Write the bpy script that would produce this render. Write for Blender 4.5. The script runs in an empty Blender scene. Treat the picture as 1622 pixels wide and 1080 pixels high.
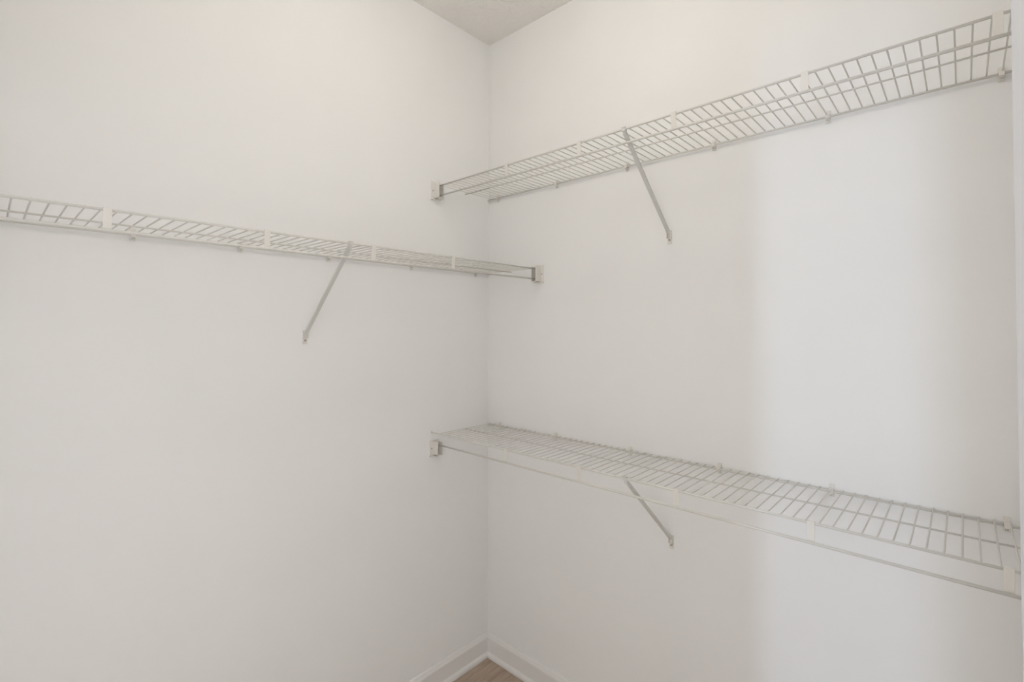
import bpy, bmesh, math, random
from mathutils import Vector, Matrix

random.seed(7)
S = bpy.context.scene
COL = S.collection

# ------------------------------------------------------------------ camera
cd = bpy.data.cameras.new('camera')
cam = bpy.data.objects.new('camera', cd)
COL.objects.link(cam)
R = Vector((0.7341632, 0.67896907, 0.00232456))
U = Vector((0.01166675, -0.01603814, 0.99980331))
F = Vector((-0.6788728, 0.73399168, 0.01969597))
M = Matrix((R, U, -F)).transposed().to_4x4()
M.translation = Vector((1.6131, -1.5850, 1.4876))
cam.matrix_world = M
cd.sensor_width = 36.0
cd.lens = 773.2 / 1622 * 36.0
cd.shift_y = (501.97 - 540) / 1622
cd.clip_start = 0.01
S.camera = cam

# ------------------------------------------------------------------ world, lights, exposure
w = bpy.data.worlds.new('world')
S.world = w
w.use_nodes = True
w.node_tree.nodes['Background'].inputs[0].default_value = (0.965, 0.968, 0.965, 1)
w.node_tree.nodes['Background'].inputs[1].default_value = 4.7

H = 2.80                     # ceiling height
WX, WY = 1.775, 1.65         # closet inside size
LAMP = (0.88, -0.86)
LAMP_STRENGTH = 25.0
LAMP_COLOR = (1.0, 0.95, 0.88)

# tall narrow window light in the room outside the closet door
ld = bpy.data.lights.new('window_daylight', 'AREA')
ld.shape = 'RECTANGLE'
ld.size = 0.10
ld.size_y = 1.0
ld.energy = 34.0
ld.color = (0.62, 0.77, 1.0)
lo = bpy.data.objects.new('window_daylight', ld)
COL.objects.link(lo)
lo.location = (1.75, -4.5, 1.50)
lo.rotation_euler = (math.radians(90), 0, math.radians(3))

S.view_settings.view_transform = 'Standard'
S.view_settings.look = 'None'
S.view_settings.gamma = 1.0
S.view_settings.use_curve_mapping = False
S.view_settings.exposure = -0.18


# ------------------------------------------------------------------ materials
def mat(name, color, rough=0.5, bump=None, spec=0.5, metal=0.0, mottled=0.0):
    m = bpy.data.materials.new(name)
    m.use_nodes = True
    nt = m.node_tree
    b = nt.nodes['Principled BSDF']
    b.inputs['Base Color'].default_value = (*color, 1)
    b.inputs['Roughness'].default_value = rough
    b.inputs['Metallic'].default_value = metal
    b.inputs['Specular IOR Level'].default_value = spec
    tc = nt.nodes.new('ShaderNodeTexCoord')
    if mottled:
        n = nt.nodes.new('ShaderNodeTexNoise')
        n.inputs['Scale'].default_value = 3.0
        n.inputs['Detail'].default_value = 3
        nt.links.new(tc.outputs['Object'], n.inputs['Vector'])
        r = nt.nodes.new('ShaderNodeValToRGB')
        r.color_ramp.elements[0].position = 0.35
        r.color_ramp.elements[1].position = 0.65
        r.color_ramp.elements[0].color = (*[c * (1 - mottled) for c in color], 1)
        r.color_ramp.elements[1].color = (*color, 1)
        nt.links.new(n.outputs['Fac'], r.inputs['Fac'])
        nt.links.new(r.outputs['Color'], b.inputs['Base Color'])
    if bump:
        scale, strength, dist = bump
        n = nt.nodes.new('ShaderNodeTexNoise')
        n.inputs['Scale'].default_value = scale
        n.inputs['Detail'].default_value = 4
        nt.links.new(tc.outputs['Object'], n.inputs['Vector'])
        bp = nt.nodes.new('ShaderNodeBump')
        bp.inputs['Strength'].default_value = strength
        bp.inputs['Distance'].default_value = dist
        nt.links.new(n.outputs['Fac'], bp.inputs['Height'])
        nt.links.new(bp.outputs['Normal'], b.inputs['Normal'])
    return m


M_WALL = mat('wall_paint', (0.93, 0.923, 0.91), 0.75, (220, 0.06, 0.001), 0.25, mottled=0.012)
M_TRIM = mat('trim_paint', (0.84, 0.82, 0.80), 0.35, spec=0.45)
M_DOOR = mat('door_paint', (0.83, 0.845, 0.885), 0.45, spec=0.4)
M_WIRE = mat('white_vinyl_coating', (0.735, 0.715, 0.67), 0.35, spec=0.5)
M_PLASTIC = mat('cream_plastic', (0.83, 0.80, 0.75), 0.45, spec=0.45)
M_STEEL = mat('painted_steel', (0.74, 0.735, 0.70), 0.4, spec=0.5)
M_SCREW = mat('screw_metal', (0.55, 0.53, 0.50), 0.35, metal=0.8)
M_NICKEL = mat('satin_nickel', (0.6, 0.58, 0.55), 0.3, metal=1.0)


def knockdown():
    m = mat('knockdown_ceiling', (0.95, 0.925, 0.885), 0.9, spec=0.15)
    nt = m.node_tree
    b = nt.nodes['Principled BSDF']
    tc = nt.nodes.new('ShaderNodeTexCoord')
    n = nt.nodes.new('ShaderNodeTexNoise')
    n.inputs['Scale'].default_value = 38
    n.inputs['Detail'].default_value = 5
    n.inputs['Distortion'].default_value = 0.6
    nt.links.new(tc.outputs['Object'], n.inputs['Vector'])
    r = nt.nodes.new('ShaderNodeValToRGB')
    r.color_ramp.elements[0].position = 0.46
    r.color_ramp.elements[1].position = 0.56
    nt.links.new(n.outputs['Fac'], r.inputs['Fac'])
    bp = nt.nodes.new('ShaderNodeBump')
    bp.inputs['Strength'].default_value = 0.5
    bp.inputs['Distance'].default_value = 0.003
    nt.links.new(r.outputs['Color'], bp.inputs['Height'])
    nt.links.new(bp.outputs['Normal'], b.inputs['Normal'])
    return m


def wood():
    m = bpy.data.materials.new('brown_wood_plank')
    m.use_nodes = True
    nt = m.node_tree
    b = nt.nodes['Principled BSDF']
    b.inputs['Roughness'].default_value = 0.5
    tc = nt.nodes.new('ShaderNodeTexCoord')
    oi = nt.nodes.new('ShaderNodeObjectInfo')
    mp = nt.nodes.new('ShaderNodeMapping')
    mp.inputs['Scale'].default_value = (26, 3.5, 8)
    nt.links.new(tc.outputs['Object'], mp.inputs['Vector'])
    n = nt.nodes.new('ShaderNodeTexNoise')
    n.noise_dimensions = '4D'
    n.inputs['Scale'].default_value = 1.3
    n.inputs['Detail'].default_value = 8
    n.inputs['Distortion'].default_value = 1.2
    nt.links.new(mp.outputs['Vector'], n.inputs['Vector'])
    mu = nt.nodes.new('ShaderNodeMath')
    mu.operation = 'MULTIPLY'
    mu.inputs[1].default_value = 20
    nt.links.new(oi.outputs['Random'], mu.inputs[0])
    nt.links.new(mu.outputs[0], n.inputs['W'])
    r = nt.nodes.new('ShaderNodeValToRGB')
    r.color_ramp.elements[0].position = 0.3
    r.color_ramp.elements[0].color = (0.37,0.275,0.205, 1)
    r.color_ramp.elements[1].position = 0.72
    r.color_ramp.elements[1].color = (0.55,0.44,0.35, 1)
    nt.links.new(n.outputs['Fac'], r.inputs['Fac'])
    nt.links.new(r.outputs['Color'], b.inputs['Base Color'])
    bp = nt.nodes.new('ShaderNodeBump')
    bp.inputs['Strength'].default_value = 0.2
    bp.inputs['Distance'].default_value = 0.001
    nt.links.new(n.outputs['Fac'], bp.inputs['Height'])
    nt.links.new(bp.outputs['Normal'], b.inputs['Normal'])
    return m


M_CEIL = knockdown()
M_WOOD = wood()
M_SUB = mat('floor_underlay', (0.10, 0.08, 0.065), 0.9)
M_GLOW = bpy.data.materials.new('lit_diffuser')
M_GLOW.use_nodes = True
_b = M_GLOW.node_tree.nodes['Principled BSDF']
_b.inputs['Base Color'].default_value = (0.9, 0.9, 0.88, 1)
_b.inputs['Emission Color'].default_value = (*LAMP_COLOR, 1)
_b.inputs['Emission Strength'].default_value = LAMP_STRENGTH


# ------------------------------------------------------------------ mesh helpers
def box(bm, x0, x1, y0, y1, z0, z1):
    vs = [bm.verts.new((x, y, z)) for x in (x0, x1) for y in (y0, y1) for z in (z0, z1)]
    for f in ((0, 1, 3, 2), (4, 6, 7, 5), (0, 4, 5, 1), (2, 3, 7, 6), (0, 2, 6, 4), (1, 5, 7, 3)):
        bm.faces.new([vs[i] for i in f])
    return vs


def tube(bm, pts, r, n=8, caps=True):
    """round bar swept along a polyline"""
    pts = [Vector(p) for p in pts]
    rings = []
    for i, p in enumerate(pts):
        a = pts[max(i - 1, 0)]
        b = pts[min(i + 1, len(pts) - 1)]
        t = (b - a).normalized()
        ref = Vector((0, 0, 1)) if abs(t.z) < 0.9 else Vector((1, 0, 0))
        s = t.cross(ref).normalized()
        q = s.cross(t)
        rings.append([bm.verts.new(p + r * (math.cos(2 * math.pi * k / n) * s + math.sin(2 * math.pi * k / n) * q))
                      for k in range(n)])
    for A, B in zip(rings, rings[1:]):
        for k in range(n):
            f = bm.faces.new((A[k], A[(k + 1) % n], B[(k + 1) % n], B[k]))
            f.smooth = True
    if caps:
        bm.faces.new(rings[0][::-1])
        bm.faces.new(rings[-1])


def lathe(bm, prof, center, axis='Z', n=32):
    rings = []
    for r, h in prof:
        ring = []
        for k in range(n):
            a = 2 * math.pi * k / n
            c, s = max(r, 1e-4) * math.cos(a), max(r, 1e-4) * math.sin(a)
            v = {'Z': (c, s, h), 'X': (h, c, s), 'Y': (c, h, s)}[axis]
            ring.append(bm.verts.new(Vector(center) + Vector(v)))
        rings.append(ring)
    for A, B in zip(rings, rings[1:]):
        for k in range(n):
            f = bm.faces.new((A[k], A[(k + 1) % n], B[(k + 1) % n], B[k]))
            f.smooth = True
    bm.faces.new(rings[0])
    bm.faces.new(rings[-1])


def mesh(name, bm, m, bevel=0.0, xf=None):
    if bevel:
        bmesh.ops.bevel(bm, geom=list(bm.edges), offset=bevel, segments=2, affect='EDGES', profile=0.6)
    if xf:
        for v in bm.verts:
            v.co = Vector(xf(*v.co))
    bmesh.ops.recalc_face_normals(bm, faces=bm.faces)
    me = bpy.data.meshes.new(name)
    bm.to_mesh(me)
    bm.free()
    me.materials.append(m)
    return me


def obj(name, me, parent=None, loc=(0, 0, 0)):
    o = bpy.data.objects.new(name, me)
    COL.objects.link(o)
    o.location = loc
    if parent:
        o.parent = parent
    return o


def struct(name, boxes, m, bevel=0.0, label=None):
    bm = bmesh.new()
    for b in boxes:
        box(bm, *b)
    o = obj(name, mesh(name, bm, m, bevel))
    o['kind'] = 'structure'
    if label:
        o['label'] = label
    return o


# ------------------------------------------------------------------ room shell
T = 0.11
struct('wall_back', [(-T, WX + T, 0, T, 0, H)], M_WALL,
       label='off-white painted closet wall on the right of the corner, crossed by two wire shelves')
struct('wall_left', [(-T, 0, -WY, 0, 0, H)], M_WALL,
       label='off-white painted closet wall on the left of the corner, crossed by one wire shelf')
struct('wall_right', [(WX, WX + T, -WY, 0, 0, H)], M_WALL,
       label='off-white closet wall hidden behind the open door')
DX0, DX1, DH = 0.22, 1.74, 1.98
struct('wall_front', [(-T, DX0, -WY - T, -WY, 0, H), (DX1, WX + T, -WY - T, -WY, 0, H),
                      (DX0, DX1, -WY - T, -WY, DH, H)], M_WALL,
       label='off-white closet wall with the doorway, behind the camera')
struct('ceiling', [(-T, WX + T, -WY - T, T, H, H + 0.1)], M_CEIL,
       label='taupe white ceiling with a knockdown texture above the corner')
# unseen slabs added beyond the doorway to cut the sides of the daylight patch
struct('daylight_blocker', [(-T, 1.4185, -2.07, -1.95, 0, H), (1.666, 1.90, -2.47, -2.35, 0, H)], M_WALL,
       label='unseen off-white slabs added outside the doorway to trim the daylight beam')

floor = struct('floor', [(-T, WX + T, -2.6, T, -0.05, -0.004)], M_SUB,
               label='brown wood-look plank floor in the corner')
PW = 0.178
for cut, (ya, yb) in enumerate(((-1.22, 0.0), (-2.6, -1.22))):
    bm = bmesh.new()
    L_ = yb - ya
    box(bm, 0.0007, PW - 0.0007, -L_ + 0.0007, -0.0007, -0.004, 0.0)
    pm = mesh('plank', bm, M_WOOD, 0.0006)
    k = 0
    x = 0.0
    while x < WX:
        if x + PW > WX:
            bm = bmesh.new()
            box(bm, 0.0007, WX - x - 0.0007, -L_ + 0.0007, -0.0007, -0.004, 0.0)
            pm = mesh('plank', bm, M_WOOD, 0.0006)
        obj('plank', pm, floor, (x, yb, 0))
        x += PW
        k += 1

# baseboards: bevelled top, flat face
BH, BT = 0.097, 0.013


def profile_run(name, prof, xf, L_, m, label):
    """extrude a (out, z) profile along u from 0 to L_"""
    bm = bmesh.new()
    A = [bm.verts.new((o_, o_, z)) for o_, z in prof]        # mitred at the corner
    B = [bm.verts.new((L_, o_, z)) for o_, z in prof]
    n = len(prof)
    for k in range(n):
        bm.faces.new((A[k], A[(k + 1) % n], B[(k + 1) % n], B[k]))
    bm.faces.new(A[::-1])
    bm.faces.new(B)
    o = obj(name, mesh(name, bm, m, 0, xf))
    o['kind'] = 'structure'
    o['label'] = label
    return o


back = lambda u, v, z: (u, -v, z)
left = lambda u, v, z: (v, -u, z)
BP = [(0, 0), (BT, 0), (BT, 0.076), (0.0125, 0.080), (0.009, 0.087), (0.0065, 0.0935), (0.004, BH), (0, BH)]
SP = [(BT, 0), (BT + 0.0125, 0), (BT + 0.0125, 0.007), (BT + 0.011, 0.012), (BT + 0.007, 0.0165), (BT + 0.003, 0.0185),
      (BT, 0.019)]
for nm, xf, L_ in (('back', back, WX), ('left', left, WY)):
    side = 'right' if nm == 'back' else 'left'
    profile_run('baseboard_' + nm, BP, xf, L_, M_TRIM, 'white baseboard with bevelled top, running %s from the corner' % side)
    profile_run('trim_%d' % (1 if nm == 'back' else 2), SP, xf, L_, M_TRIM,
                'white shoe moulding at the foot of the %s baseboard' % side)

# open door leaf standing at the right edge of the view
hinge = Vector((1.722, -1.62, 0))
tip = Vector((1.6525, -0.87, 0))
dv = tip - hinge
DL = dv.length
ang = math.atan2(dv.y, dv.x)
bm = bmesh.new()
box(bm, 0, DL, -0.035, 0, 0.012, 2.03)
# local +x runs hinge -> tip, local y = 0 is the face seen from inside the closet
door = obj('door_1', mesh('door_1', bm, M_DOOR, 0.0025), None, hinge)
door.rotation_euler = (0, 0, ang)
door['kind'] = 'structure'
door['label'] = 'pale grey-white door edge standing open along the right side of the picture'
bm = bmesh.new()
lathe(bm, [(0.0, 0.001), (0.027, 0.001), (0.027, 0.006), (0.012, 0.009), (0.009, 0.026), (0.018, 0.032), (0.024, 0.042),
           (0.019, 0.052), (0.0, 0.055)], (DL - 0.065, 0, 0.90), 'Y', 24)
obj('door_knob', mesh('door_knob', bm, M_NICKEL), door)

# ------------------------------------------------------------------ ceiling light (above the frame)
lamp = bpy.data.objects.new('ceiling_light', None)
COL.objects.link(lamp)
lamp.location = (LAMP[0], LAMP[1], H)
lamp['label'] = 'round flush ceiling light with glowing dome in the middle of the closet ceiling'
lamp['category'] = 'ceiling light'
bm = bmesh.new()
lathe(bm, [(0.0, 0.0), (0.115, 0.0), (0.12, -0.008), (0.115, -0.022), (0.0, -0.022)], (0, 0, 0), 'Z', 40)
obj('light_base', mesh('light_base', bm, M_TRIM), lamp)
bm = bmesh.new()
lathe(bm, [(0.0, -0.0225), (0.095, -0.0225), (0.100, -0.060), (0.094, -0.105), (0.072, -0.140), (0.036, -0.158),
           (0.0, -0.163)], (0, 0, 0), 'Z', 40)
obj('diffuser', mesh('diffuser', bm, M_GLOW), lamp)


# ------------------------------------------------------------------ wire shelves
WR = 0.0017      # deck wire radius
RR = 0.0030      # rod radius
LR = 0.0034      # lower rod radius
PITCH = 0.0264


def wire_shelf(xf, z, d, md, L_, straps, clips, brace, label, first, cup=(-0.056, 0.011)):
    root = bpy.data.objects.new('wire_shelf', None)
    COL.objects.link(root)
    root.location = (0, 0, z)
    root['label'] = label
    root['category'] = 'shelf'
    root['group'] = 'wire closet shelves'

    def at(u, v, w_):
        return xf(u, v, w_)

    def rod(name, v, w_, r, u0=0.003, u1=None):
        bm = bmesh.new()
        u1 = L_ - 0.003 if u1 is None else u1
        tube(bm, [(u0, v, w_), ((u0 + u1) / 2, v, w_), (u1, v, w_)], r, 12)
        obj(name, mesh(name, bm, M_WIRE, 0, xf), root)

    v2 = d + 0.004
    if cup[1] > 0:
        rod('front_rod', d, 0, RR)
    else:                       # here the rod end kicks outwards to the wall above the cup
        bm = bmesh.new()
        tube(bm, [(0.004, d + 0.027, 0.010), (0.016, d + 0.006, 0.002), (0.026, d, 0), (L_ / 2, d, 0), (L_ - 0.003, d, 0)],
             RR, 12)
        obj('front_rod', mesh('front_rod', bm, M_WIRE, 0, xf), root)
    rod('lower_rod', v2, -0.0435, LR)
    rod('middle_rod', md, -0.0035, 0.0022, 0.004)
    rod('back_rod', 0.0095, -0.0035, 0.0030, 0.004)

    # deck wires, each a part, sharing one mesh
    bm = bmesh.new()
    top = 0.0012
    tube(bm, [(0, 0.0025, top - 0.0002), (0, 0.015, top), (0, md, top), (0, d - 0.006, top), (0, d - 0.0005, top + 0.0012)], WR, 6)
    wm = mesh('wire', bm, M_WIRE, 0, xf)
    u = first
    while u < L_ - 0.01:
        obj('wire', wm, root, at(u, 0, 0))
        u += PITCH

    # flat straps that join the front rod to the lower rod
    bm = bmesh.new()
    vs = box(bm, -0.0075, 0.0075, d + 0.0034, d + 0.0050, -0.0450, 0.0044)     # face, leaning in behind the lower rod
    for v in vs:
        if v.co.z < -0.04:
            v.co.y -= 0.0047
    box(bm, -0.0075, 0.0075, d - 0.0048, d + 0.0050, 0.0030, 0.0046)           # over the front rod
    box(bm, -0.0075, 0.0075, d - 0.0048, d - 0.0034, -0.0040, 0.0046)
    sm = mesh('strap', bm, M_PLASTIC, 0.0005, xf)
    for s in straps:
        obj('strap', sm, root, at(s, 0, 0))

    # wall clips gripping the back rod
    bm = bmesh.new()
    box(bm, -0.006, 0.006, 0.0003, 0.0040, -0.019, 0.014)
    box(bm, -0.005, 0.005, 0.0040, 0.0145, 0.0002, 0.0030)
    box(bm, -0.005, 0.005, 0.0130, 0.0155, -0.0095, 0.0030)
    box(bm, -0.005, 0.005, 0.0040, 0.0100, -0.0105, -0.0075)
    cm = mesh('wall_clip', bm, M_PLASTIC, 0.0006, xf)
    bm = bmesh.new()
    lathe(bm, [(0.0, 0.0038), (0.0032, 0.0038), (0.0030, 0.0052), (0.0, 0.0062)], (0, 0, -0.0148), 'Y', 10)
    cs = mesh('screw', bm, M_PLASTIC, 0, xf)
    for c in clips:
        o = obj('wall_clip', cm, root, at(c, 0, 0))
        obj('screw', cs, o)

    # cup brackets on the side walls that hold the rod ends
    for end in (0, 1):
        f = (lambda u_: u_) if end == 0 else (lambda u_: L_ - u_)

        def bx(bm, u0, u1, *r):
            a, b = sorted((f(u0), f(u1)))
            box(bm, a, b, *r)
        bm = bmesh.new()
        c0, c1 = cup
        bx(bm, 0.0004, 0.004, d - 0.014, d + 0.030, c0, c1 + 0.004)       # plate on the wall
        bx(bm, 0.003, 0.034, d + 0.0145, d + 0.0175, c0, c1)             # front cheek
        bx(bm, 0.003, 0.030, d - 0.0125, d - 0.0100, c0, c1 - 0.003)     # rear cheek
        bx(bm, 0.003, 0.034, d - 0.0125, d + 0.0175, c0, c0 + 0.0035)    # floor of the cup
        bx(bm, 0.0004, 0.010, d - 0.014, d + 0.034, c0 - 0.004, c0)      # foot flange
        bo = obj('end_bracket', mesh('end_bracket', bm, M_PLASTIC, 0.0008, xf), root)
        bm = bmesh.new()
        lathe(bm, [(0.0, 0.0038 if end == 0 else L_ - 0.0038), (0.0036, 0.0038 if end == 0 else L_ - 0.0038),
                   (0.0034, 0.0056 if end == 0 else L_ - 0.0056), (0.0, 0.0066 if end == 0 else L_ - 0.0066)],
              (0, d + 0.024, (cup[0] + cup[1]) / 2), 'X', 10)
        obj('screw', mesh('screw', bm, M_SCREW, 0, xf), bo)

    # diagonal support: shallow channel from the front rod down to a foot on the wall
    top_p = Vector((0, d - 0.004, -0.010))
    bot_p = Vector((0, 0.0085, -0.268))
    t = (bot_p - top_p).normalized()
    nrm = Vector((0, -t.z, t.y))
    if nrm.y < 0:
        nrm = -nrm
    bm = bmesh.new()

    def slab(p, q, hw, n0, n1, off=0.0):
        vs = []
        for a in (p, q):
            for uu in (off - hw, off + hw):
                for nn in (n0, n1):
                    vs.append(bm.verts.new(Vector((uu, 0, 0)) + a + nrm * nn))
        for fc in ((0, 1, 3, 2), (4, 6, 7, 5), (0, 4, 5, 1), (2, 3, 7, 6), (0, 2, 6, 4), (1, 5, 7, 3)):
            bm.faces.new([vs[i] for i in fc])
    slab(top_p, bot_p, 0.0060, 0.0000, 0.0016)
    slab(top_p, bot_p, 0.0008, -0.0050, 0.0008, -0.0052)
    slab(top_p, bot_p, 0.0008, -0.0050, 0.0008, 0.0052)
    # hook over the front rod
    box(bm, -0.006, 0.006, d - 0.0070, d - 0.0036, -0.016, 0.0050)
    box(bm, -0.006, 0.006, d - 0.0070, d + 0.0052, 0.0036, 0.0054)
    box(bm, -0.006, 0.006, d + 0.0036, d + 0.0052, -0.006, 0.0054)
    bo = obj('support_brace', mesh('support_brace', bm, M_STEEL, 0.0003, xf), root, at(brace, 0, 0))
    bm = bmesh.new()
    box(bm, -0.0075, 0.0075, 0.0004, 0.0030, -0.303, -0.258)
    box(bm, -0.0075, -0.0055, 0.0028, 0.0110, -0.284, -0.258)
    box(bm, 0.0055, 0.0075, 0.0028, 0.0110, -0.284, -0.258)
    obj('foot_plate', mesh('foot_plate', bm, M_PLASTIC, 0.0006, xf), bo)
    bm = bmesh.new()
    lathe(bm, [(0.0, 0.0030), (0.0040, 0.0030), (0.0036, 0.0048), (0.0, 0.0058)], (0, 0, -0.290), 'Y', 12)
    obj('screw', mesh('screw', bm, M_SCREW, 0, xf), bo)
    return root


wire_shelf(back, 2.0735, 0.305, 0.151, WX, [0.402, 0.720, 1.0345, 1.350, 1.667],
           [0.064, 0.399, 0.720, 1.032, 1.344, 1.684], 0.880,
           'white wire shelf high on the right wall, seen from below', 0.0225)
wire_shelf(left, 1.7305, 0.296, 0.146, WY, [0.467, 0.783, 1.093, 1.413],
           [0.084, 0.433, 0.780, 1.061, 1.322, 1.590], 0.858,
           'white wire shelf alone on the left wall', 0.0225)
wire_shelf(back, 1.0445, 0.305, 0.151, WX, [0.404, 0.721, 1.037, 1.354, 1.669],
           [0.079, 0.393, 0.730, 1.043, 1.343, 1.680], 0.882,
           'white wire shelf low on the right wall, seen from above', 0.0225, (-0.086, -0.030))
